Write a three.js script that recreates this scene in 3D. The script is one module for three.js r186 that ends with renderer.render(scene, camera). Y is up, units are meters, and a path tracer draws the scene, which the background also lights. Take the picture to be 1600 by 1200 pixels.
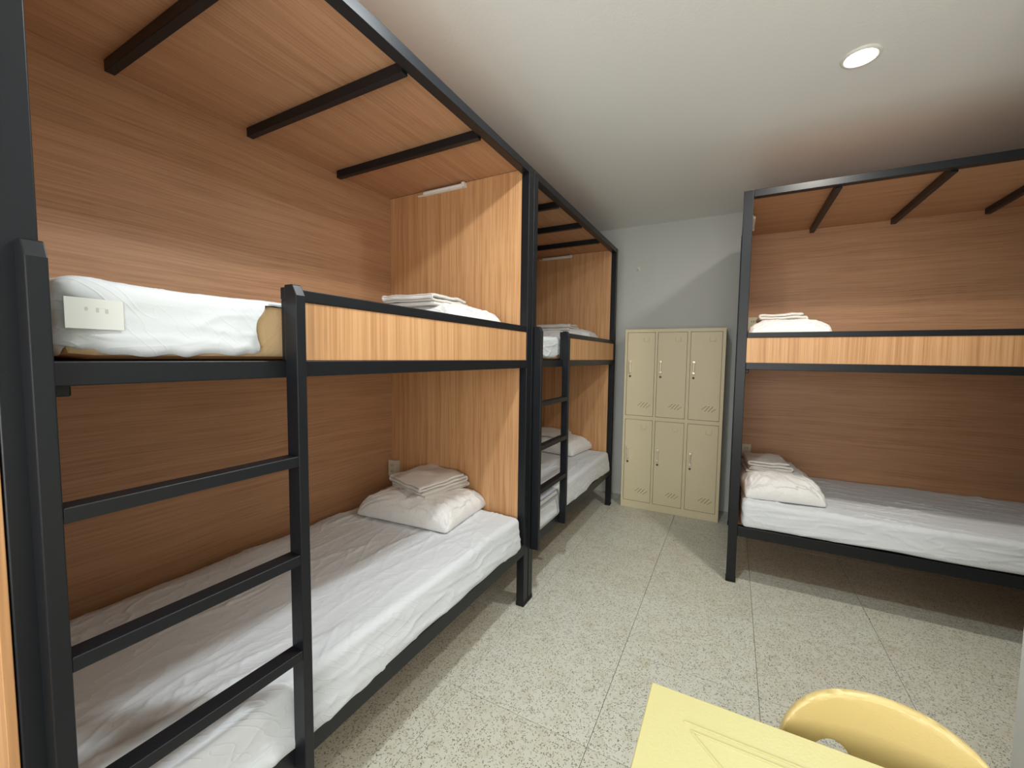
import * as THREE from 'three';
import { RoundedBoxGeometry } from 'three/addons/geometries/RoundedBoxGeometry.js';
import * as BGU from 'three/addons/utils/BufferGeometryUtils.js';
import { SimplexNoise } from 'three/addons/math/SimplexNoise.js';
import { TessellateModifier } from 'three/addons/modifiers/TessellateModifier.js';
import { RectAreaLightUniformsLib } from 'three/addons/lights/RectAreaLightUniformsLib.js';

// ------------------------------------------------------------------ camera, light, exposure
RectAreaLightUniformsLib.init();
const scene = new THREE.Scene();
scene.background = new THREE.Color(0x000000);
const camera = new THREE.PerspectiveCamera(2 * Math.atan(600 / 643.8) * 180 / Math.PI, 4 / 3, 0.02, 30);
camera.position.set(1.0874, 1.5535, 4.2818);
camera.rotation.order = 'YXZ';
camera.rotation.set(-0.0654, 0.4913, 0.0127);
const renderer = new THREE.WebGLRenderer({ antialias: true });
renderer.toneMapping = THREE.LinearToneMapping;
renderer.toneMappingExposure = 1.0;
renderer.shadowMap.enabled = true;
const COOL = new THREE.Color().setRGB(0.93, 1.0, 1.03), WARM = new THREE.Color().setRGB(1.0, 0.95, 0.86);
const LAMPS = [                       // two ceiling downlights: x, z, colour, intensity, label
  [1.558, 1.714, WARM, 520, 'round glowing downlight in the ceiling in front of the right bunk bed'],
  [0.63, 3.0, COOL, 640, 'round glowing downlight in the ceiling in front of the near left bunk bed'],
];
// a wide frosted window in the wall behind the camera: its soft light fills the room
const WIN = { x0: .05, x1: 1.95, y0: .85, y1: 2.25, color: new THREE.Color().setRGB(1.0, 1.0, .985), I: 5.9 };
const CEIL = 2.99, BACKZ = -0.40, LEFTX = -1.24, FRONTZ = 5.4, RIGHTX = 3.3, PIERX = 2.0, PIERZ = 2.262;

// ------------------------------------------------------------------ helpers
function rng(seed) { let s = seed >>> 0; return () => { s = (s + 0x6D2B79F5) | 0; let t = Math.imul(s ^ (s >>> 15), 1 | s); t = (t + Math.imul(t ^ (t >>> 7), 61 | t)) ^ t; return ((t ^ (t >>> 14)) >>> 0) / 4294967296; }; }
const noiseOf = seed => new SimplexNoise({ random: rng(seed) });
const used = {};
function numbered(n) { const k = used[n] = (used[n] ?? -1) + 1; return k ? n + '_' + String(k).padStart(3, '0') : n; }
function mesh(name, geo, mat, parent, label) {
  const m = new THREE.Mesh(geo, mat); m.name = parent === scene ? numbered(name) : name; m.castShadow = m.receiveShadow = true;
  if (label) m.userData.label = label;
  parent.add(m); return m;
}
function thing(name, label, category, pos = [0, 0, 0], turn = 0, group) {
  const g = new THREE.Group(); g.name = numbered(name); g.position.set(...pos); g.rotation.y = turn;
  g.userData = { label, category }; if (group) g.userData.group = group; scene.add(g); return g;
}
function struct(name, geo, mat) { const m = mesh(name, geo, mat, scene); m.userData.kind = 'structure'; return m; }
const merge = list => BGU.mergeGeometries(list.map(g => g.index ? g.toNonIndexed() : g));
const rbox = (x0, x1, y0, y1, z0, z1, r = 0.003, seg = 2) => {
  const w = x1 - x0, h = y1 - y0, d = z1 - z0;
  const g = new RoundedBoxGeometry(w, h, d, seg, Math.min(r, w * .49, h * .49, d * .49));
  g.translate((x0 + x1) / 2, (y0 + y1) / 2, (z0 + z1) / 2); return metricUV(g);
};
// uv in metres per face, v along the grain axis
function metricUV(g, grain = 'y', ou = 0, ov = 0) {
  const p = g.attributes.position, n = g.attributes.normal, uv = new Float32Array(p.count * 2);
  const ax = { x: 0, y: 1, z: 2 }[grain];
  for (let i = 0; i < p.count; i++) {
    const P = [p.getX(i), p.getY(i), p.getZ(i)], N = [Math.abs(n.getX(i)), Math.abs(n.getY(i)), Math.abs(n.getZ(i))];
    const k = N[0] > N[1] && N[0] > N[2] ? 0 : N[1] > N[2] ? 1 : 2;
    let a = [0, 1, 2].filter(q => q !== k); let v = a.includes(ax) ? ax : a[1], u = a.find(q => q !== v);
    uv[2 * i] = P[u] + ou; uv[2 * i + 1] = P[v] + ov;
  }
  g.setAttribute('uv', new THREE.BufferAttribute(uv, 2)); return g;
}
function dataTex(n, fn, { srgb = false, rep = 1 } = {}) {
  const d = new Uint8Array(n * n * 4);
  for (let j = 0; j < n; j++) for (let i = 0; i < n; i++) { const c = fn(i / n, j / n), o = 4 * (j * n + i); d[o] = c[0]; d[o + 1] = c[1]; d[o + 2] = c[2]; d[o + 3] = 255; }
  const t = new THREE.DataTexture(d, n, n); t.wrapS = t.wrapT = THREE.RepeatWrapping; t.magFilter = THREE.LinearFilter; t.minFilter = THREE.LinearMipmapLinearFilter; t.generateMipmaps = true;
  if (srgb) t.colorSpace = THREE.SRGBColorSpace; t.repeat.set(rep, rep); t.needsUpdate = true; return t;
}
// tileable value noise
function vnoise(seed) {
  const r = rng(seed), T = Float32Array.from({ length: 4096 }, r);
  const h = (x, y, px, py) => T[(((x % px + px) % px) * 131 + ((y % py + py) % py) * 57 + seed * 17) & 4095];
  return (u, v, px, py) => { const x = u * px, y = v * py, i = Math.floor(x), j = Math.floor(y); let a = x - i, b = y - j; a = a * a * (3 - 2 * a); b = b * b * (3 - 2 * b);
    return (h(i, j, px, py) * (1 - a) + h(i + 1, j, px, py) * a) * (1 - b) + (h(i, j + 1, px, py) * (1 - a) + h(i + 1, j + 1, px, py) * a) * b; };
}
const clamp = (x, a = 0, b = 1) => Math.min(b, Math.max(a, x)), lerp = (a, b, t) => a + (b - a) * t, sstep = (a, b, x) => { const t = clamp((x - a) / (b - a)); return t * t * (3 - 2 * t); };

// ------------------------------------------------------------------ materials
function woodTex(seed, wav, base, dark, light, amp) {          // straight grained laminate, grain along v; one tile = 1 m across, 1 m along
  const n1 = vnoise(seed), n2 = vnoise(seed + 1), n3 = vnoise(seed + 2);
  return dataTex(1024, (u, v) => {
    const w = u + wav * (n3(u, v, 3, 2) - .5) + wav * .25 * (n2(u, v, 9, 4) - .5), q = ((w % 1) + 1) % 1;
    const broad = n1(q, v, 11, 1) * .4 + n2(q, v, 43, 1) * .6, mid = n3(q, v, 96, 2);
    const fine = n1(q, v, 230, 5), pore = n2(q, v, 300, 9), line = Math.max(0, mid - .62) * 1.5;
    const t = (broad - .5) * amp + (fine - .5) * .45 + (mid - .5) * .3 - line * .3, p = pore > .7 ? (pore - .7) * .45 * n3(u, v, 30, 6) : 0;
    const c = [0, 1, 2].map(k => t > 0 ? lerp(base[k], light[k], clamp(t * 1.8)) : lerp(base[k], dark[k], clamp(-t * 1.8)));
    return c.map(x => clamp(x * (1 - p), 0, 255));
  }, { srgb: true });
}
const wb = [202, 153, 106], wd = [164, 115, 72], wl = [218, 175, 130];
const woodV = new THREE.MeshStandardMaterial({ map: woodTex(11, .012, wb, wd, wl, .42), roughness: .5 });
const woodH = new THREE.MeshStandardMaterial({ map: woodTex(31, .028, [186, 140, 103], [156, 111, 77], [202, 158, 121], .3), roughness: .5 });
const grainBump = (() => { const a = vnoise(5), b = vnoise(6); return dataTex(512, (u, v) => { const x = 128 + 90 * (a(u, v, 90, 90) - .5) + 110 * (b(u, v, 200, 200) - .5); return [x, x, x]; }); })();
const bumpRep = (t, r) => { const c = t.clone(); c.repeat.set(r, r); c.needsUpdate = true; return c; };
const black = new THREE.MeshPhysicalMaterial({ color: new THREE.Color().setRGB(.006, .0074, .0100), roughness: .4, specularIntensity: .75, bumpMap: bumpRep(grainBump, 5), bumpScale: .00012 });
const rubber = new THREE.MeshStandardMaterial({ color: 0x0b0b0b, roughness: .8 });
const clothBump = (() => { const a = vnoise(15), b = vnoise(16), c = vnoise(17); return dataTex(1024, (u, v) => {
  const U = u + .05 * (c(u, v, 5, 5) - .5), V = v + .05 * (b(u, v, 5, 5) - .5);
  const w1 = x => (x % 1 + 1) % 1, r1 = 1 - Math.abs(2 * a(w1(U + V), w1(V), 3, 16) - 1), r2 = 1 - Math.abs(2 * b(w1(U - V), w1(V + 2 * U), 24, 5) - 1);
  const x = 255 * clamp(.45 * r1 ** 7 * c(u, v, 4, 6) * 1.6 + .4 * r2 ** 8 * c(v, u, 5, 4) * 1.6 + .08 * c(u, v, 60, 60)); return [x, x, x]; }); })();
const sheetMat = new THREE.MeshStandardMaterial({ color: 0xd2d5d8, roughness: .85, bumpMap: bumpRep(clothBump, 1.6), bumpScale: .0017 });
const pillowMat = new THREE.MeshStandardMaterial({ color: 0xe3e1de, roughness: .85, bumpMap: bumpRep(clothBump, 3), bumpScale: .0015 });
const terryBump = (() => { const a = vnoise(25); return dataTex(256, (u, v) => { const x = 255 * a(u, v, 100, 100); return [x, x, x]; }); })();
const towelMat = new THREE.MeshStandardMaterial({ color: 0xe0dad2, roughness: .95, bumpMap: bumpRep(terryBump, 5), bumpScale: .0025 });
const coreMat = new THREE.MeshStandardMaterial({ color: 0xc9aa80, roughness: .8, bumpMap: bumpRep(clothBump, 2), bumpScale: .001 });
const paint = (hex, rough = .85) => new THREE.MeshStandardMaterial({ color: hex, roughness: rough, bumpMap: bumpRep(grainBump, 1.5), bumpScale: .0005 });
const wallMat = paint(0xced0cc), ceilMat = paint(0xf0f0ee);
const lockerMat = new THREE.MeshStandardMaterial({ color: 0xd6caa9, roughness: .45, bumpMap: bumpRep(grainBump, 3), bumpScale: .0003 });
const slitMat = new THREE.MeshStandardMaterial({ color: 0x80765c, roughness: .8 });
const chrome = new THREE.MeshStandardMaterial({ color: 0xf2ecdc, roughness: .3, metalness: .6 });
const whitePlastic = new THREE.MeshStandardMaterial({ color: 0xe4e0d6, roughness: .4 });
const creamPlastic = new THREE.MeshStandardMaterial({ color: 0xcfc6ae, roughness: .45 });
const darkPlastic = new THREE.MeshStandardMaterial({ color: 0x4a463e, roughness: .5 });
const tablePlastic = new THREE.MeshPhysicalMaterial({ color: 0xc9c288, roughness: .42, clearcoat: .15, clearcoatRoughness: .3, bumpMap: bumpRep(grainBump, 3), bumpScale: .0003 });
const chairPlastic = new THREE.MeshPhysicalMaterial({ color: 0xd2bb7c, roughness: .4, clearcoat: .2, clearcoatRoughness: .3, bumpMap: bumpRep(grainBump, 3), bumpScale: .0003 });

// ------------------------------------------------------------------ the room
const slab = (x0, x1, y0, y1, z0, z1) => { const g = new THREE.BoxGeometry(x1 - x0, y1 - y0, z1 - z0); g.translate((x0 + x1) / 2, (y0 + y1) / 2, (z0 + z1) / 2); return metricUV(g); };
const T = .12;
struct('wall_back', slab(LEFTX - T, RIGHTX + T, -.1, CEIL + .1, BACKZ - T, BACKZ), wallMat);
struct('wall_left', slab(LEFTX - T, LEFTX, -.1, CEIL + .1, BACKZ, FRONTZ), wallMat);
struct('wall_right', slab(RIGHTX, RIGHTX + T, -.1, CEIL + .1, BACKZ, PIERZ), wallMat);
struct('wall_front', merge([slab(LEFTX - T, WIN.x0, -.1, CEIL + .1, FRONTZ, FRONTZ + T), slab(WIN.x1, RIGHTX + T, -.1, CEIL + .1, FRONTZ, FRONTZ + T), slab(WIN.x0, WIN.x1, -.1, WIN.y0, FRONTZ, FRONTZ + T), slab(WIN.x0, WIN.x1, WIN.y1, CEIL + .1, FRONTZ, FRONTZ + T)]), wallMat);
{
  const { x0, x1, y0, y1, color, I } = WIN, w = x1 - x0, h = y1 - y0, zc = FRONTZ + .04;
  const pane = slab(x0, x1, y0, y1, zc + .02, FRONTZ + T), win = struct('window_1', pane, new THREE.MeshStandardMaterial({ color: 0xf2f2ee, emissive: color, emissiveIntensity: 1.2, roughness: .6 }));
  const fm = new THREE.MeshStandardMaterial({ color: 0xdcdcd6, roughness: .4 });
  mesh('window_frame', merge([rbox(x0, x0 + .05, y0, y1, zc - .03, zc + .03), rbox(x1 - .05, x1, y0, y1, zc - .03, zc + .03), rbox(x0, x1, y0, y0 + .05, zc - .03, zc + .03), rbox(x0, x1, y1 - .05, y1, zc - .03, zc + .03), rbox((x0 + x1) / 2 - .03, (x0 + x1) / 2 + .03, y0, y1, zc - .03, zc + .03)]), fm, win);
  const L = new THREE.RectAreaLight(color, I, w - .1, h - .1); L.position.set((x0 + x1) / 2, (y0 + y1) / 2, zc - .035); L.name = 'window_light'; scene.add(L);
}
struct('wall_pier', slab(PIERX, RIGHTX + T, -.1, CEIL + .1, PIERZ, FRONTZ), wallMat);
struct('ceiling', slab(LEFTX - T, RIGHTX + T, CEIL, CEIL + T, BACKZ - T, FRONTZ + T), ceilMat);
// floor: screed with single speckled tiles set in it
const floor = struct('floor', slab(LEFTX - T, RIGHTX + T, -.12, -.006, BACKZ - T, FRONTZ + T), new THREE.MeshStandardMaterial({ color: 0x7c786a, roughness: .9 }));
function tileTex(seed) {
  const N = 1024, c = document.createElement('canvas'); c.width = c.height = N; const g = c.getContext('2d'), r = rng(seed);
  g.fillStyle = '#cfcfc3'; g.fillRect(0, 0, N, N);
  for (let i = 0; i < 260; i++) { g.fillStyle = ['rgba(176,170,148,.10)', 'rgba(205,206,190,.14)', 'rgba(182,172,144,.10)'][i % 3]; g.beginPath(); g.arc(r() * N, r() * N, 10 + 50 * r(), 0, 7); g.fill(); }
  const col = ['rgba(74,70,58,.85)', 'rgba(100,94,80,.75)', 'rgba(133,124,104,.7)', 'rgba(222,222,210,.6)', 'rgba(58,55,46,.8)'];
  for (let i = 0; i < 4300; i++) {
    const x = r() * N, y = r() * N, a = r() * 7, l = 4 + 9 * r(); g.strokeStyle = col[(r() * 5) | 0]; g.lineWidth = 1.8 + 2.8 * r(); g.lineCap = 'round';
    g.beginPath(); g.moveTo(x, y); g.quadraticCurveTo(x + l * Math.cos(a) * .5 + 3 * (r() - .5), y + l * Math.sin(a) * .5 + 3 * (r() - .5), x + l * Math.cos(a), y + l * Math.sin(a)); g.stroke();
  }
  const t = new THREE.CanvasTexture(c); t.colorSpace = THREE.SRGBColorSpace; t.wrapS = t.wrapT = THREE.RepeatWrapping; return t;
}
{
  const S = .62, mats = [];
  for (let k = 0; k < 3; k++) { const map = tileTex(70 + k); for (const tint of [0xffffff, 0xfcfbf8]) mats.push(new THREE.MeshStandardMaterial({ map, color: tint, roughness: .42, bumpMap: bumpRep(grainBump, 2), bumpScale: .0003 })); }
  const tile = new RoundedBoxGeometry(S - .0022, .02, S - .0022, 1, .0012), p = tile.attributes.position, uv = tile.attributes.uv;
  for (let i = 0; i < p.count; i++) uv.setXY(i, p.getX(i) / S + .5, p.getZ(i) / S + .5);
  const r = rng(9);
  for (let i = -3; i < 6; i++) for (let j = -5; j < 6; j++) {
    const x = .016 + (i + .5) * S, z = 2.146 + (j + .5) * S;
    if (x - S / 2 > RIGHTX || z - S / 2 > FRONTZ || x + S / 2 < LEFTX || z + S / 2 < BACKZ || (x - S / 2 > PIERX && z - S / 2 > PIERZ)) continue;
    const m = mesh('tile', tile, mats[(r() * 6) | 0], floor); m.position.set(x, -.01 + .0006 * (r() - .5) - .0003, z); m.rotation.y = Math.floor(r() * 4) * Math.PI / 2;
  }
}

// ------------------------------------------------------------------ ceiling downlights
for (const [x, z, col, I, label] of LAMPS) {
  const t = thing('ceiling_light', label, 'ceiling light', [x, CEIL, z], 0);
  const ring = new THREE.LatheGeometry([[.060, -.002], [.062, -.008], [.068, -.010], [.076, -.007], [.079, 0]].map(a => new THREE.Vector2(...a)), 48);
  mesh('trim_ring', ring, new THREE.MeshStandardMaterial({ color: 0xf0efe8, roughness: .4, side: THREE.DoubleSide }), t);
  const disc = new THREE.LatheGeometry([[0, -.006], [.05, -.0055], [.061, -.003]].map(a => new THREE.Vector2(...a)), 48);
  mesh('diffuser', disc, new THREE.MeshStandardMaterial({ color: 0xffffff, emissive: col, emissiveIntensity: 20, roughness: .5, side: THREE.DoubleSide }), t);
  const L = new THREE.RectAreaLight(col, I, .12, .12); L.position.set(0, -.014, 0); L.rotation.x = -Math.PI / 2; L.name = 'lamp_light'; t.add(L);
}

// ------------------------------------------------------------------ bunk beds (local: u along the length from the ladder end, front plane z = 0)
const BW = 1.16, BH = 2.668, UP = 1.535, LOW = .405;
function makeBunk(label, mirror, outer, barU, BL) {
  const t = thing('bunk_bed', label, 'bunk bed', [0, 0, 0], 0);
  const X = (a, b) => mirror ? [BL - b, BL - a] : [a, b];
  const box = (u0, u1, y0, y1, z0, z1, r) => { const [a, b] = X(u0, u1); return rbox(a, b, y0, y1, z0, z1, r); };
  const wood = (name, mat, grain, u0, u1, y0, y1, z0, z1, ou = 0, ov = 0) => { const g = box(u0, u1, y0, y1, z0, z1, .0015); return mesh(name, metricUV(g, grain, ou, ov), mat, t); };
  const P = .058, D = .05;
  for (const [u0, z0] of [[0, -D], [BL - P, -D], [0, -BW], [BL - P, -BW]]) {
    const p = mesh('post', box(u0, u0 + P, .028, BH, z0, z0 + D), black, t);
    mesh('foot', box(u0 - .003, u0 + P + .003, 0, .03, z0 - .003, z0 + D + .003, .006), rubber, p);
  }
  for (const z0 of [-D, -BW]) {
    mesh('top_rail', box(P, BL - P, 2.623, BH, z0, z0 + D), black, t);
    mesh('upper_rail', box(P, BL - P, 1.489, UP, z0, z0 + D), black, t);
    mesh('lower_rail', box(P, BL - P, .335, LOW, z0, z0 + D), black, t);
  }
  for (const u0 of [.003, BL - .036]) {
    mesh('end_rail', box(u0, u0 + .033, 2.623, BH - .001, -BW + D, -D), black, t);
    mesh('end_rail', box(u0, u0 + .033, 1.489, UP - .001, -BW + D, -D), black, t);
    mesh('end_rail', box(u0, u0 + .033, .335, LOW - .001, -BW + D, -D), black, t);
  }
  // panels
  wood('back_panel', woodH, 'x', .03, BL - .045, .03, 2.655, -BW + D, -BW + D + .012, .3);
  wood('canopy_panel', woodH, 'x', .052, BL - .052, 2.655, 2.6675, -BW + D, -D, .71, .2);
  wood('end_panel', woodV, 'y', BL - P + .006, BL - P + .019, LOW + .003, 1.487, -BW + D + .012, -D - .001, .15, .4);
  wood('end_panel', woodV, 'y', BL - P + .006, BL - P + .019, UP + .001, 2.654, -BW + D + .012, -D - .001, .15, .4);
  if (outer) wood('end_panel', woodV, 'y', -.016, -.002, .03, 2.66, -BW + .004, -.002, .5, .1);
  wood('bed_base', woodV, 'x', P, BL - P, UP - .016, UP - .002, -BW + D + .012, -D, .2, .2);
  wood('bed_base', woodV, 'x', P, BL - P, LOW - .016, LOW - .002, -BW + D + .012, -D, .6, .2);
  // bars below the canopy and below the upper bed
  for (let k = 1; k <= 3; k++) mesh('canopy_bar', box(BL * k / 4 - .016, BL * k / 4 + .016, 2.612, 2.6545, -BW + D + .055, -D), black, t);
  mesh('support_bar', box(barU - .012, barU + .012, 1.464, 1.4885, -BW + .03, -.07, .004), black, t);
  for (const u of [.55, 1.03, 1.5]) mesh('support_bar', box(u - .016, u + .016, 1.4895, 1.5185, -BW + .05, -.051), black, t);
  // guard at the front of the upper bed
  const G0 = .511;
  mesh('guard_rail', box(G0, BL - P, 1.703, 1.737, -.022, -.002), black, t);
  mesh('guard_post', box(G0, G0 + .03, UP, 1.703, -.020, -.002), black, t);
  wood('guard_panel', woodV, 'y', G0 + .03, BL - P, UP + .0005, 1.7025, -.018, -.006, .33, .17);
  // ladder
  const lad = new THREE.Group(); lad.name = 'ladder'; t.add(lad);
  for (const [u, top] of [[.028, 1.742], [.508, 1.742]]) {
    const [a, b] = X(u, u + .028);
    const s = new THREE.Shape(); const y0 = .335;
    s.moveTo(0, y0); s.lineTo(.05, y0); s.lineTo(.05, top - .03); s.lineTo(.035, top - .003); s.quadraticCurveTo(.033, top, .029, top); s.lineTo(.004, top); s.quadraticCurveTo(0, top, 0, top - .004); s.closePath();
    const g = new THREE.ExtrudeGeometry(s, { depth: b - a - .004, bevelEnabled: true, bevelSize: .0018, bevelThickness: .002, bevelSegments: 2, bevelOffset: -.0018 });
    g.translate(0, 0, .002); g.rotateY(-Math.PI / 2); g.translate(b, 0, 0.0006);   // profile x -> world z, depth -> -x
    mesh('ladder_rail', metricUV(g), black, lad);
  }
  for (const y of [1.274, .995, .716]) mesh('rung', box(.0555, .5085, y - .029, y, .002, .049), black, lad);
  return t;
}
const b1 = makeBunk('large near black-framed wooden bunk bed filling the left of the photo', false, true, .095, 2.075); b1.len = 2.075;
b1.position.set(0, 0, 4.082); b1.rotation.y = Math.PI / 2;
const b2 = makeBunk('far black-framed wooden bunk bed with ladder, left of the metal locker', false, false, .095, 2.02); b2.len = 2.02;
b2.position.set(0, 0, 1.998); b2.rotation.y = Math.PI / 2;
const b3 = makeBunk('black-framed wooden bunk bed on the right, seen broadside, beside the metal locker', true, false, 2.05 - .068, 2.05); b3.len = 2.05;
b3.position.set(1.105, 0, 1.087);
for (const b of [b1, b2, b3]) b.userData.group = 'bunk beds';

// ------------------------------------------------------------------ mattresses in fitted sheets
function softBox(L, H, W, r, nx, ny, nz) {
  const g = new THREE.BoxGeometry(L, H, W, nx, ny, nz), p = g.attributes.position;
  for (let i = 0; i < p.count; i++) {
    let v = [p.getX(i), p.getY(i), p.getZ(i)], h = [L / 2, H / 2, W / 2];
    let c = v.map((x, k) => clamp(x, -h[k] + r, h[k] - r)), d = v.map((x, k) => x - c[k]);
    // spread the outer cells evenly round the edge
    const m = Math.max(...d.map(Math.abs)), l = Math.hypot(...d); if (l > 1e-9) { const s = Math.max(m, 0) / l; d = d.map(x => x * s); }
    p.setXYZ(i, c[0] + d[0], c[1] + d[1], c[2] + d[2]);
  }
  return g;
}
function mattress(label, y0, H, bunk, mirror, o) {
  const BL = bunk.len, L = BL - .16, W = 1.0, zf = o.front ?? -.036, n = noiseOf(o.seed), n2 = noiseOf(o.seed + 50);
  const t = thing('mattress', label, 'mattress', bunk.position.toArray(), bunk.rotation.y, 'mattresses');
  const cx = mirror ? L / 2 + .078 : BL - .078 - L / 2;
  const core = softBox(L - .012, H - .012, W - .012, .03, 40, 8, 24); core.translate(cx, y0 + H / 2 - .003, zf - W / 2);
  { const q = core.attributes.position; for (let i = 0; i < q.count; i++) if (q.getY(i) < y0 + .003) q.setY(i, y0 + .003); }
  core.computeVertexNormals(); mesh('mattress_core', metricUV(core, 'x'), coreMat, t);
  // the sheet: open below
  const g = softBox(L, H, W, .032, 260, 26, 120);
  const idx = g.index.array, grp = g.groups, keep = [];
  const U = i => mirror ? L / 2 - px[i] : px[i] + L / 2;                     // distance from the ladder end
  const p = g.attributes.position, px = new Float32Array(p.count); for (let i = 0; i < p.count; i++) px[i] = p.getX(i);
  grp.forEach((q, f) => {
    if (f === 3) return;
    for (let k = q.start; k < q.start + q.count; k += 3) {
      if (f === 4 && o.cut) { const um = Math.min(U(idx[k]), U(idx[k + 1]), U(idx[k + 2])), ym = Math.max(p.getY(idx[k]), p.getY(idx[k + 1]), p.getY(idx[k + 2])); if (um > o.cut && ym < H * .42) continue; }
      keep.push(idx[k], idx[k + 1], idx[k + 2]);
    }
  });
  const ridge = (x, k) => Math.pow(1 - Math.abs(x), k);
  for (let i = 0; i < p.count; i++) {
    let x = p.getX(i), y = p.getY(i), z = p.getZ(i); const u = U(i), ty = (y + H / 2) / H;
    const top = sstep(.6, .98, ty), front = sstep(W / 2 - .05, W / 2 - .004, z), endn = sstep(L / 2 - .03, L / 2, Math.abs(x));
    // long folds run roughly along the bed, creases cross them
    const w1 = ridge(n.noise(x * 1.1 + .35 * z, z * 5.5 - x * .8), 6), w2 = ridge(n2.noise(x * 3.1 + z * 1.2, z * 7 + x * 2.2), 8), w3 = n.noise3d(x * 2, z * 2, 4), w4 = ridge(n.noise(x * 7 - z * 4, z * 9 + 3), 9);
    const calm = .35 + .65 * sstep(-.3, .5, n2.noise(x * 1.3 + 7, z * 1.6));
    y += top * ((.007 * w1 + .0045 * w2 + .003 * w4) * calm * (o.wrinkle ?? 1) + .004 * w3 - .005);
    const f1 = n.noise(u * 3.2 + y * 4, y * 9 + 20), f2 = ridge(n2.noise(u * 2.4 - y * 3.5, y * 14 + u * 1.5), 5);
    z += front * (1 - top) * (.003 * f1 + .0045 * f2) * (o.wrinkle ?? 1);
    if (front > 0.01) {
      const hem = o.hem(u, n), k = (1 - sstep(0, .9, ty));                    // hem height above y0
      y = lerp(y, Math.max(y, -H / 2) + hem * 1, front * Math.pow(1 - clamp(ty / .85), 1.3));
      z += front * k * (o.bulge ?? 0);
    }
    if (o.cut && front > .5) { const c = o.cutCurve(ty) * (1 - top); if (u <= o.cut + .012) { const dx = c * Math.pow(clamp(u / o.cut), 10); x += mirror ? -dx : dx; } }
    x += endn * (1 - top) * .004 * n.noise(z * 8, y * 12) * Math.sign(x);
    // pulled in at the ladder-end corner where the sheet is gathered
    const cor = front * sstep(.09, 0, u) * (1 - top); if (o.gather) { y += cor * .006 * Math.sin(y * 190 + u * 60); z -= cor * .01; }
    p.setXYZ(i, x, y, z);
  }
  g.setIndex(keep); g.clearGroups(); g.deleteAttribute('uv'); g.deleteAttribute('normal');
  const s = BGU.mergeVertices(g, 1e-6); s.translate(cx, y0 + H / 2, zf - W / 2); s.computeVertexNormals();
  const q = s.attributes.position, uv = new Float32Array(q.count * 2);
  for (let i = 0; i < q.count; i++) { uv[2 * i] = q.getX(i) + o.seed * .37; uv[2 * i + 1] = q.getZ(i) - q.getY(i) + o.seed * .11; }
  s.setAttribute('uv', new THREE.BufferAttribute(uv, 2));
  const sheet = mesh('fitted_sheet', s, sheetMat, t);
  return t;
}
const hang = (a, b, seed) => (u, n) => -(a + b * (.5 + .5 * n.noise(u * 1.3, seed)) * 1);     // over the rail
const tuck = (u, n) => .012 + .012 * n.noise(u * 5, 3) + .02 * Math.max(0, n.noise(u * 2.3, 9));
const m1u = mattress('upper mattress of the near left bunk, tan side partly bare under the white sheet', UP, .166, b1, false, {
  seed: 3, cut: .392, cutCurve: ty => -.028 * Math.sin(Math.min(1, (1 - ty) * 1.25) * 2.4), hem: (u, n) => .006 + .008 * n.noise(u * 5, 3) + .006 * n.noise(u * 13, 8), wrinkle: .6, gather: true });
const m1l = mattress('crumpled white-sheeted mattress on the lower bed of the large near left bunk', LOW, .18, b1, false, { seed: 4, front: -.018, bulge: .021, hem: hang(.0, .05, 4) });
const m2u = mattress('white-sheeted mattress on the upper bed of the far left bunk', UP, .166, b2, false, { seed: 5, hem: tuck });
const m2l = mattress('white-sheeted mattress on the lower bed of the far left bunk beside the locker', LOW, .18, b2, false, { seed: 6, front: -.018, bulge: .021, hem: hang(.0, .05, 7), wrinkle: .7 });
const m3u = mattress('white-sheeted mattress behind the guard board on the upper bed of the right bunk', UP, .166, b3, true, { seed: 7, hem: tuck });
const m3l = mattress('white-sheeted mattress with long folds on the lower bed of the right bunk', LOW, .18, b3, true, { seed: 8, front: -.018, bulge: .021, hem: hang(-.006, .022, 3), wrinkle: .9 });
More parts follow.
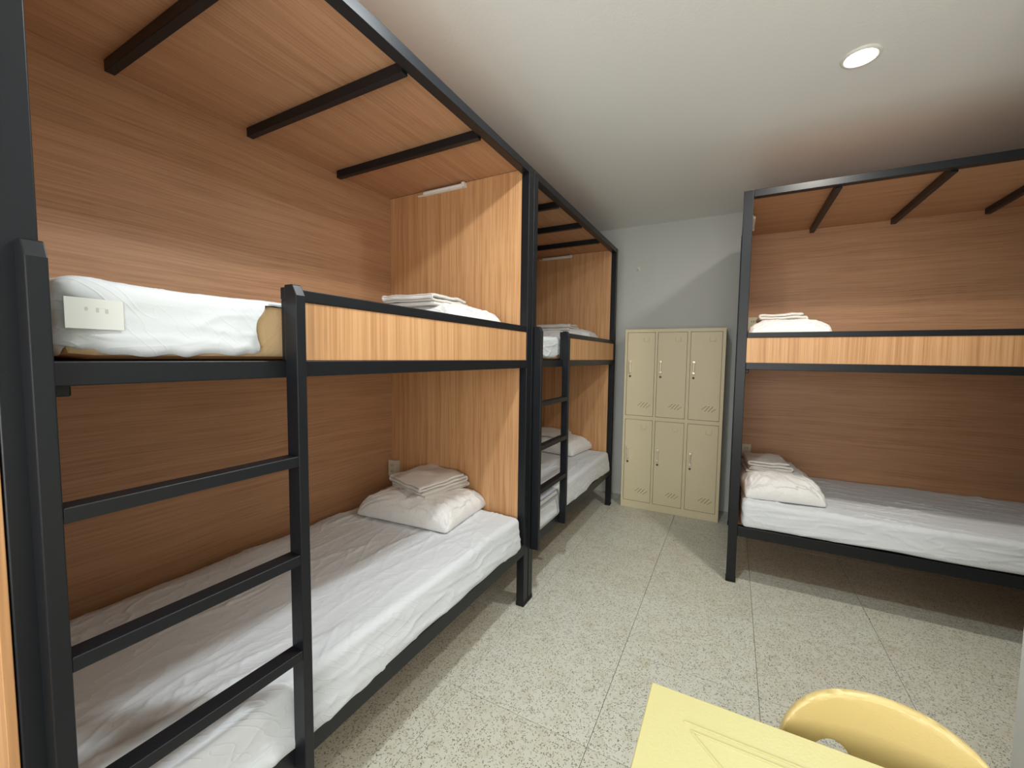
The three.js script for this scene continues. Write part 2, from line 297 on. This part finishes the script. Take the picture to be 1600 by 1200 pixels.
{ // maker's label that shows on the side of the upper near mattress, and the bordered patch on the far lower one
  const c = document.createElement('canvas'); c.width = 512; c.height = 288; const g = c.getContext('2d');
  g.fillStyle = '#d9dbd5'; g.fillRect(0, 0, 512, 288); g.fillStyle = 'rgba(160,158,148,.5)'; g.beginPath(); g.ellipse(180, 100, 16, 20, 0, 0, 7); g.fill();
  g.fillRect(262, 84, 28, 44); g.fillRect(342, 90, 30, 44); g.fillStyle = 'rgba(160,158,148,.2)'; g.fillRect(285, 84, 60, 7);
  const map = new THREE.CanvasTexture(c); map.colorSpace = THREE.SRGBColorSpace;
  const lab = new THREE.PlaneGeometry(.087, .058, 12, 8), p = lab.attributes.position, geo = new RoundedBoxGeometry(.087, .060, .0016, 2, .0006), gp = geo.attributes.position, uv = geo.attributes.uv;
  for (let i = 0; i < gp.count; i++) uv.setXY(i, gp.getX(i) / .087 + .5, gp.getY(i) / .06 + .5);
  const m = mesh('label_patch', geo, new THREE.MeshStandardMaterial({ map, roughness: .8 }), m1u, 'pale label patch with three faint grey marks'); m.position.set(.136, 1.628, -.0325);
  const fr = new THREE.Shape(); const rr = (s, w, h, r) => { s.moveTo(-w + r, -h); s.lineTo(w - r, -h); s.quadraticCurveTo(w, -h, w, -h + r); s.lineTo(w, h - r); s.quadraticCurveTo(w, h, w - r, h); s.lineTo(-w + r, h); s.quadraticCurveTo(-w, h, -w, h - r); s.lineTo(-w, -h + r); s.quadraticCurveTo(-w, -h, -w + r, -h); };
  rr(fr, .215, .080, .014); const ho = new THREE.Path(); rr(ho, .205, .070, .009); fr.holes.push(ho);
  const f = mesh('patch_border', new THREE.ExtrudeGeometry(fr, { depth: .003, bevelEnabled: false }), new THREE.MeshStandardMaterial({ color: 0x9a9a96, roughness: .8 }), m2l, 'grey rectangular border stitched on the side'); f.position.set(.265, .492, .0035);
}

// ------------------------------------------------------------------ pillows
function pillowGeo(lx, lz, h, seed) {
  const n = noiseOf(seed), N = 64, M = 48, pos = [], idx = [];
  const at = (a, b, s) => {
    const e = Math.pow(clamp((1 - Math.pow(Math.abs(a), 3.2)) * (1 - Math.pow(Math.abs(b), 3.2))), .42);
    const pull = .055, rc = 1 - .07 * Math.pow(Math.abs(a * b), 6); let x = a * lx / 2 * (1 - pull * (1 - b * b * b * b)), z = b * lz / 2 * (1 - pull * (1 - a * a * a * a));
    const cr = Math.pow(Math.abs(a * b), 1.5), ang = Math.atan2(Math.abs(b) - 1.1, Math.abs(a) - 1.1);
    const wr = cr * .012 * Math.sin(ang * 26 + n.noise(a * 2, b * 2) * 2) * (1 - cr) * 2 + .006 * Math.pow(1 - Math.abs(n.noise(a * 2.2 + 3, b * 3.1)), 5) + .005 * n.noise(a * 2, b * 2);
    let y = s > 0 ? h * (.26 + .74 * e) * (e > 0 ? 1 : 1) - h * .0 : h * .26 * (1 - e);
    if (s > 0) y = h * .26 + h * .74 * e + wr * Math.min(1, e * 3); else y = h * .26 - Math.min(h * .26, h * .75 * e);
    x *= rc; z *= rc; y -= Math.pow(Math.abs(a * b), 4) * h * .18;   // corners droop
    return [x, Math.max(0, y), z];
  };
  for (const s of [1, -1]) for (let j = 0; j <= M; j++) for (let i = 0; i <= N; i++) {
    const f = t => Math.sin((t * 2 - 1) * Math.PI / 2); pos.push(...at(f(i / N), f(j / M), s));
  }
  const K = (N + 1) * (M + 1);
  for (let j = 0; j < M; j++) for (let i = 0; i < N; i++) {
    const a = j * (N + 1) + i, b = a + 1, c = a + N + 1, d = c + 1; idx.push(a, c, b, b, c, d, K + a, K + b, K + c, K + b, K + d, K + c);
  }
  const g = new THREE.BufferGeometry(); g.setAttribute('position', new THREE.Float32BufferAttribute(pos, 3)); g.setIndex(idx);
  const m = BGU.mergeVertices(g, 1e-5); m.computeVertexNormals(); return metricUV(m, 'x', seed * .3);
}
const pg = [pillowGeo(.68, .50, .142, 101), pillowGeo(.68, .50, .142, 102), pillowGeo(.68, .50, .142, 103)];
function pillow(k, label, x, y, z, turn, sy = 1) {
  const m = mesh('pillow', pg[k], pillowMat, scene); m.position.set(x, y, z); m.rotation.y = turn; m.scale.y = sy; m.userData = { label, category: 'pillow', group: 'white pillows' };
}
const LT = LOW + .18 + .002, UT = UP + .166 + .002;
pillow(0, 'plump white pillow on the lower bed of the near left bunk', -.585, LT, 2.31, .08, 1.0);
pillow(1, 'white pillow behind the guard board on the upper bed of the near left bunk', -.46, UT, 2.33, -.05, 1.0);
pillow(2, 'white pillow on the lower bed of the far left bunk', -.55, LT, .22, -.12, 1.05);
pillow(0, 'white pillow on the upper bed of the far left bunk', -.46, UT, .27, .06, 1.0);
pillow(1, 'white pillow on the lower bed of the right bunk', 1.405, LT, .66, Math.PI / 2 + .1, 1.1);
pillow(2, 'white pillow showing above the guard board of the right bunk', 1.41, UT, .64, Math.PI / 2, 1.0);

// ------------------------------------------------------------------ folded towels: a strip folded to and fro, swept along z
function foldGeo(w, d, layers, t, seed, squash = 1) {
  const n = noiseOf(seed), line = [], R = t * .52;
  for (let k = 0; k < layers; k++) {
    const dir = k % 2 ? -1 : 1, len = w / 2 - R - (k === layers - 1 ? w * .04 : 0), y = t * .5 + k * t * 1.04;
    for (let i = 0; i <= 22; i++) { const x = dir * lerp(-len, len, i / 22); line.push([x, y + .0018 * n.noise(x * 14, k * 3.3)]); }
    if (k < layers - 1) for (let i = 1; i < 8; i++) { const a = i / 8 * Math.PI; line.push([dir * (len + R * Math.sin(a)), y + R * (1 - Math.cos(a))]); }
  }
  // outline of the strip: out on one side, back on the other
  const m = line.length, prof = [];
  const nor = i => { const a = line[Math.max(0, i - 1)], b = line[Math.min(m - 1, i + 1)], l = Math.hypot(b[0] - a[0], b[1] - a[1]); return [-(b[1] - a[1]) / l, (b[0] - a[0]) / l]; };
  const K = 40, pos = [], idx = [];
  for (let j = 0; j <= K; j++) {
    const s = j / K, s0 = .5 - .5 * Math.cos(Math.PI * s), z = (s0 - .5) * d, e = Math.min(s0, 1 - s0) * d, th = t * .47 * Math.sqrt(clamp(1 - Math.pow(clamp(1 - e / (t * .42)), 2), .06, 1));
    for (const side of [1, -1]) for (let q = 0; q < m; q++) {
      const i = side > 0 ? q : m - 1 - q, N = nor(i), P = line[i];
      const lift = 1 + .10 * n.noise(s * 2.2, P[0] * 5) , tx = .006 * n.noise(s * 3, i * .03 + 5), tz = .010 * n.noise(i * .05, 2) * (s - .5) * 2;
      const band = .0022 * (Math.exp(-Math.pow((s0 - .24) / .02, 2)) + Math.exp(-Math.pow((s0 - .32) / .02, 2)));
      pos.push(P[0] + N[0] * th * side + tx, Math.max(0, (P[1] + N[1] * (th - band) * side) * lift * squash), z + tz);
    }
  }
  const R2 = 2 * m;
  for (let j = 0; j < K; j++) for (let i = 0; i < R2; i++) { const a = j * R2 + i, b = j * R2 + (i + 1) % R2; idx.push(a, b, a + R2, b, b + R2, a + R2); }
  for (const [j, f] of [[0, 1], [K, -1]]) for (let q = 0; q < m - 1; q++) { const a = j * R2 + q, b = a + 1, c = j * R2 + R2 - 1 - q, d2 = c - 1; if (f > 0) idx.push(a, c, b, b, c, d2); else idx.push(a, b, c, b, d2, c); }
  const g = new THREE.BufferGeometry(); g.setAttribute('position', new THREE.Float32BufferAttribute(pos, 3)); g.setIndex(idx); g.computeVertexNormals(); return metricUV(g, 'x', seed * .2);
}
const towelA = foldGeo(.36, .34, 3, .021, 201), towelB = foldGeo(.28, .34, 3, .020, 202), clothA = foldGeo(.37, .35, 2, .014, 203);
function fold(name, geo, label, cat, x, y, z, turn, tilt = [0, 0], group) {
  const m = mesh(name, geo, towelMat, scene); m.position.set(x, y, z); m.rotation.set(tilt[0], turn, tilt[1], 'YXZ'); m.userData = { label, category: cat, group };
}
const TG = 'folded white towels on the pillows', CG = 'thin folded cloths under the towels';
fold('folded_cloth', clothA, 'thin folded cream cloth under the towel on the lower near left pillow', 'cloth', -.60, LT + .122, 2.235, Math.PI / 2 - .24, [0, .05], CG);
fold('folded_towel', towelA, 'cream folded towel on the pillow of the lower near left bed', 'towel', -.61, LT + .147, 2.225, Math.PI / 2 - .27, [0, .05], TG);
fold('folded_towel', towelA, 'white folded towel above the guard board of the near left bunk', 'towel', -.48, UT + .118, 2.40, Math.PI / 2 + .05, [0, 0], TG);
fold('folded_towel', towelB, 'white folded towel seen through the ladder on the lower far left bed', 'towel', -.60, LT + .130, .235, Math.PI / 2 - .1, [0, .05], TG);
fold('folded_towel', towelB, 'white folded towel on the pillow of the upper far left bed', 'towel', -.50, UT + .120, .33, Math.PI / 2, [0, 0], TG);
fold('folded_cloth', clothA, 'thin folded white cloth under the towel on the lower right pillow', 'cloth', 1.365, LT + .128, .56, .12, [0, -.02], CG);
fold('folded_towel', towelB, 'white folded towel on the pillow of the lower right bed', 'towel', 1.345, LT + .152, .56, .1, [0, -.02], TG);
fold('folded_towel', towelB, 'white folded towel on the pillow of the upper right bed', 'towel', 1.385, UT + .120, .62, 0, [0, 0], TG);

// ------------------------------------------------------------------ tube lamps and sockets inside the bunks
function tubeLamp(label, pos, turn) {
  const t = thing('tube_lamp', label, 'wall lamp', pos, turn, 'unlit tube lamps inside the bunks');
  mesh('lamp_housing', rbox(-.165, .165, -.015, .013, 0, .018, .003), whitePlastic, t);
  const d = new THREE.CapsuleGeometry(.011, .29, 6, 16); d.rotateZ(Math.PI / 2); d.translate(0, -.002, .022); mesh('tube', d, new THREE.MeshStandardMaterial({ color: 0xe9e6e0, roughness: .3 }), t);
  mesh('end_cap', rbox(.155, .178, -.016, .014, 0, .034, .004), whitePlastic, t);
  const c = new THREE.CylinderGeometry(.005, .007, .045, 12); c.rotateZ(Math.PI / 2); c.translate(-.187, -.008, .012); mesh('cord_end', c, whitePlastic, t);
}
tubeLamp('slim white tube lamp at the canopy of the near left bunk', [-.62, 2.632, 2.007 + .0535], 0);
tubeLamp('slim white tube lamp at the canopy of the far left bunk', [-.65, 2.632, -.022 + .0535], 0);
tubeLamp('slim white tube lamp at the canopy of the right bunk', [1.105 + .0535, 2.615, .52], Math.PI / 2);
function outlet(label, pos, turn) {
  const t = thing('power_outlet', label, 'socket', pos, turn, 'surface sockets inside the bunks');
  mesh('socket_box', rbox(-.032, .032, -.055, .055, 0, .042, .004), creamPlastic, t);
  mesh('face_plate', rbox(-.036, .036, -.059, .059, .042, .048, .003), creamPlastic, t);
  for (const y of [.022, -.022]) { mesh('socket_slot', rbox(-.010, -.006, y - .008, y + .008, .0475, .0486, .0004, 1), darkPlastic, t); mesh('socket_slot', rbox(.006, .010, y - .008, y + .008, .0475, .0486, .0004, 1), darkPlastic, t); }
}
outlet('cream socket box above the pillow of the lower near left bed', [-1.05, .742, 2.007 + .0525], 0);
outlet('cream socket box behind the towel of the lower right bed', [1.225, .74, 1.087 - BW + .0635], 0);
outlet('cream socket box behind the pillow of the upper right bed', [1.225, 1.872, 1.087 - BW + .0635], 0);

// ------------------------------------------------------------------ six-door metal locker
{
  const W = .925, H = 1.85, D = .352, t = thing('metal_locker', 'beige six-door metal locker between the far left bunk and the right bunk', 'locker', [.098, 0, -.033], 0);
  const cols = [[.023, .298], [.320, .595], [.622, .897]], rows = [[.075, .93], [.968, 1.818]];
  const fr = .02, parts = [];
  parts.push(rbox(0, W, 0, H, -D, -fr, .002, 1));
  const xs = [0, ...cols.flat(), W];
  for (let i = 0; i < xs.length; i += 2) parts.push(rbox(xs[i], xs[i + 1], 0, H, -fr - .001, 0, .0015, 1));
  for (const [a, b] of [[0, rows[0][0]], [rows[0][1], rows[1][0]], [rows[1][1], H]]) for (const [c, d] of cols) parts.push(rbox(c - .001, d + .001, a, b, -fr - .001, -.0005, .0015, 1));
  // hollow look of the gap: dark back behind the doors
  mesh('carcass', merge(parts), lockerMat, t);
  const bars = y => [rbox(-.022, .022, y, y + .004, 0, .0035, .001, 1)];
  const hold = merge([rbox(-.027, .027, -.019, -.015, 0, .009, .001, 1), rbox(-.027, -.022, -.019, .020, 0, .009, .001, 1), rbox(.022, .027, -.019, .020, 0, .009, .001, 1)]);
  const grip = new THREE.CapsuleGeometry(.006, .092, 4, 12); grip.translate(0, 0, .024);
  const mount = y => { const g = rbox(-.013, .013, y - .011, y + .011, 0, .026, .005); return g; };
  const keyl = new THREE.CylinderGeometry(.010, .011, .006, 20); keyl.rotateX(Math.PI / 2); keyl.translate(0, 0, .003);
  const hole = rbox(-.0015, .0015, -.005, .005, .0055, .0066, .0004, 1);
  const slit = new RoundedBoxGeometry(.0045, .062, .003, 1, .001); slit.rotateZ(-.72);
  for (const [r0, r1] of rows) for (const [c0, c1] of cols) {
    const g = .0032, door = mesh('door', rbox(c0 + g, c1 - g, r0 + g, r1 - g, -fr + .004, -.0005, .003), lockerMat, t);
    const hy = r1 - .345, hx = c0 + .038;
    const h = mesh('handle', merge([grip, mount(.052), mount(-.052)]), chrome, door, 'chrome pull handle'); h.position.set(hx, hy, -.0005);
    const k = mesh('lock', keyl, darkPlastic, door, 'small dark round key lock'); k.position.set(hx - .002, hy - .1, -.0005);
    const c = mesh('card_holder', hold, lockerMat, door); c.position.set(c1 - .085, r1 - .075, -.001);
    for (const [dx, dy, k] of [[-.034, .012, .8], [-.008, .004, 1.1], [.022, .002, 1.1], [.048, -.010, .75]]) { const v = mesh('vent_slit', slit, slitMat, door); v.position.set(c1 - .100 + dx, r0 + .112 + dy, -.0009); v.scale.set(1, k, 1); }
  }
}
// small hook on the wall above the locker
{
  const t = thing('wall_hook', 'tiny white hook on the grey wall above the locker', 'hook', [.135, 2.533, BACKZ], 0);
  mesh('hook_plate', rbox(-.016, .016, -.022, .022, 0, .004, .002), whitePlastic, t);
  const c = new THREE.CatmullRomCurve3([[0, .006, .003], [0, -.006, .012], [0, -.016, .02], [0, -.012, .030], [0, -.002, .032]].map(a => new THREE.Vector3(...a)));
  mesh('hook_arm', new THREE.TubeGeometry(c, 24, .0045, 10), whitePlastic, t);
}

// ------------------------------------------------------------------ yellow plastic table and chair
{
  const S = .90, H = .75, t = thing('plastic_table', 'pale yellow square plastic table in the bottom right corner', 'table', [.942 + S / 2, 0, 3.25 + S / 2], 0), h = S / 2;
  const top = mesh('tabletop', rbox(-h, h, H - .022, H, -h, h, .004), tablePlastic, t);
  for (const s of [-1, 1]) { mesh('apron', rbox(-h + .03, h - .03, H - .075, H - .02, s * (h - .018) - .006, s * (h - .018) + .006), tablePlastic, t); mesh('apron', rbox(s * (h - .018) - .006, s * (h - .018) + .006, H - .075, H - .02, -h + .03, h - .03), tablePlastic, t); }
  for (const sx of [-1, 1]) for (const sz of [-1, 1]) { const g = new THREE.CylinderGeometry(.030, .021, H - .022, 20); g.translate(sx * (h - .06), (H - .022) / 2, sz * (h - .06)); mesh('table_leg', g, tablePlastic, t); }
  const line = (x0, z0, x1, z1) => { const l = Math.hypot(x1 - x0, z1 - z0), g = new THREE.CapsuleGeometry(.0036, l, 4, 10); g.rotateZ(Math.PI / 2); g.scale(1, .6, 1); const m = mesh('embossed_line', g, tablePlastic, top); m.position.set((x0 + x1) / 2, H + .0002, (z0 + z1) / 2); m.rotation.y = -Math.atan2(z1 - z0, x1 - x0); };
  for (const s of [-1, 1]) {
    line(-h + .085, s * (h - .084), h - .085, s * (h - .084));
    line(-h + .100, s * (h - .102), h - .100, s * (h - .102));
    line(-h + .102, s * (h - .107), -.02, s * .027); line(h - .102, s * (h - .107), .02, s * .027);
  }
}
{
  const t = thing('plastic_chair', 'yellow plastic chair with a rounded back pushed up to the yellow table', 'chair', [1.405, 0, 3.15], 0);
  // backrest: arched plate with two rounded holes, bent round the sitter
  const s = new THREE.Shape(), hw = .19, y0 = .40, yt = .809;
  s.moveTo(-hw * .86, y0); s.lineTo(hw * .86, y0); s.bezierCurveTo(hw * .98, .55, hw * 1.04, .65, hw * .97, .70); s.bezierCurveTo(hw * .88, .785, hw * .5, yt, 0, yt); s.bezierCurveTo(-hw * .5, yt, -hw * .88, .785, -hw * .97, .70); s.bezierCurveTo(-hw * 1.04, .65, -hw * .98, .55, -hw * .86, y0);
  for (const k of [-1, 1]) { const q = new THREE.Path(); q.absellipse(k * .090, .60, .062, .112, 0, Math.PI * 2, true); s.holes.push(q); }
  let g = new THREE.ExtrudeGeometry(s, { depth: .013, bevelEnabled: true, bevelSize: .006, bevelThickness: .006, bevelSegments: 4, curveSegments: 28 });
  g.deleteAttribute('normal'); g.deleteAttribute('uv');
  g = new TessellateModifier(.022, 9).modify(g);
  g.setAttribute('normal', new THREE.BufferAttribute(new Float32Array(g.attributes.position.count * 3), 3));
  { const p = g.attributes.position; for (let i = 0; i < p.count; i++) { const x = p.getX(i), y = p.getY(i); p.setZ(i, p.getZ(i) - .012 + 1.5 * x * x - .10 * (y - .75) - .0); } }
  g.deleteAttribute('normal'); g = BGU.mergeVertices(g, 1e-5); g = BGU.toCreasedNormals(g, .7); mesh('backrest', metricUV(g), chairPlastic, t);
  const seat = rbox(-.2, .2, .41, .428, .035, .43, .008, 3); mesh('seat', seat, chairPlastic, t);
  for (const sx of [-1, 1]) for (const [z, lean] of [[.05, -.05], [.41, .03]]) {
    const l = new THREE.CylinderGeometry(.024, .017, .412, 18), p = l.attributes.position; for (let i = 0; i < p.count; i++) { const k = .5 - p.getY(i) / .412; p.setX(i, p.getX(i) + sx * .02 * k); p.setZ(i, p.getZ(i) + lean * k); }
    l.translate(sx * .168, .206, z); mesh('chair_leg', l, chairPlastic, t);
  }
}
renderer.render(scene, camera);
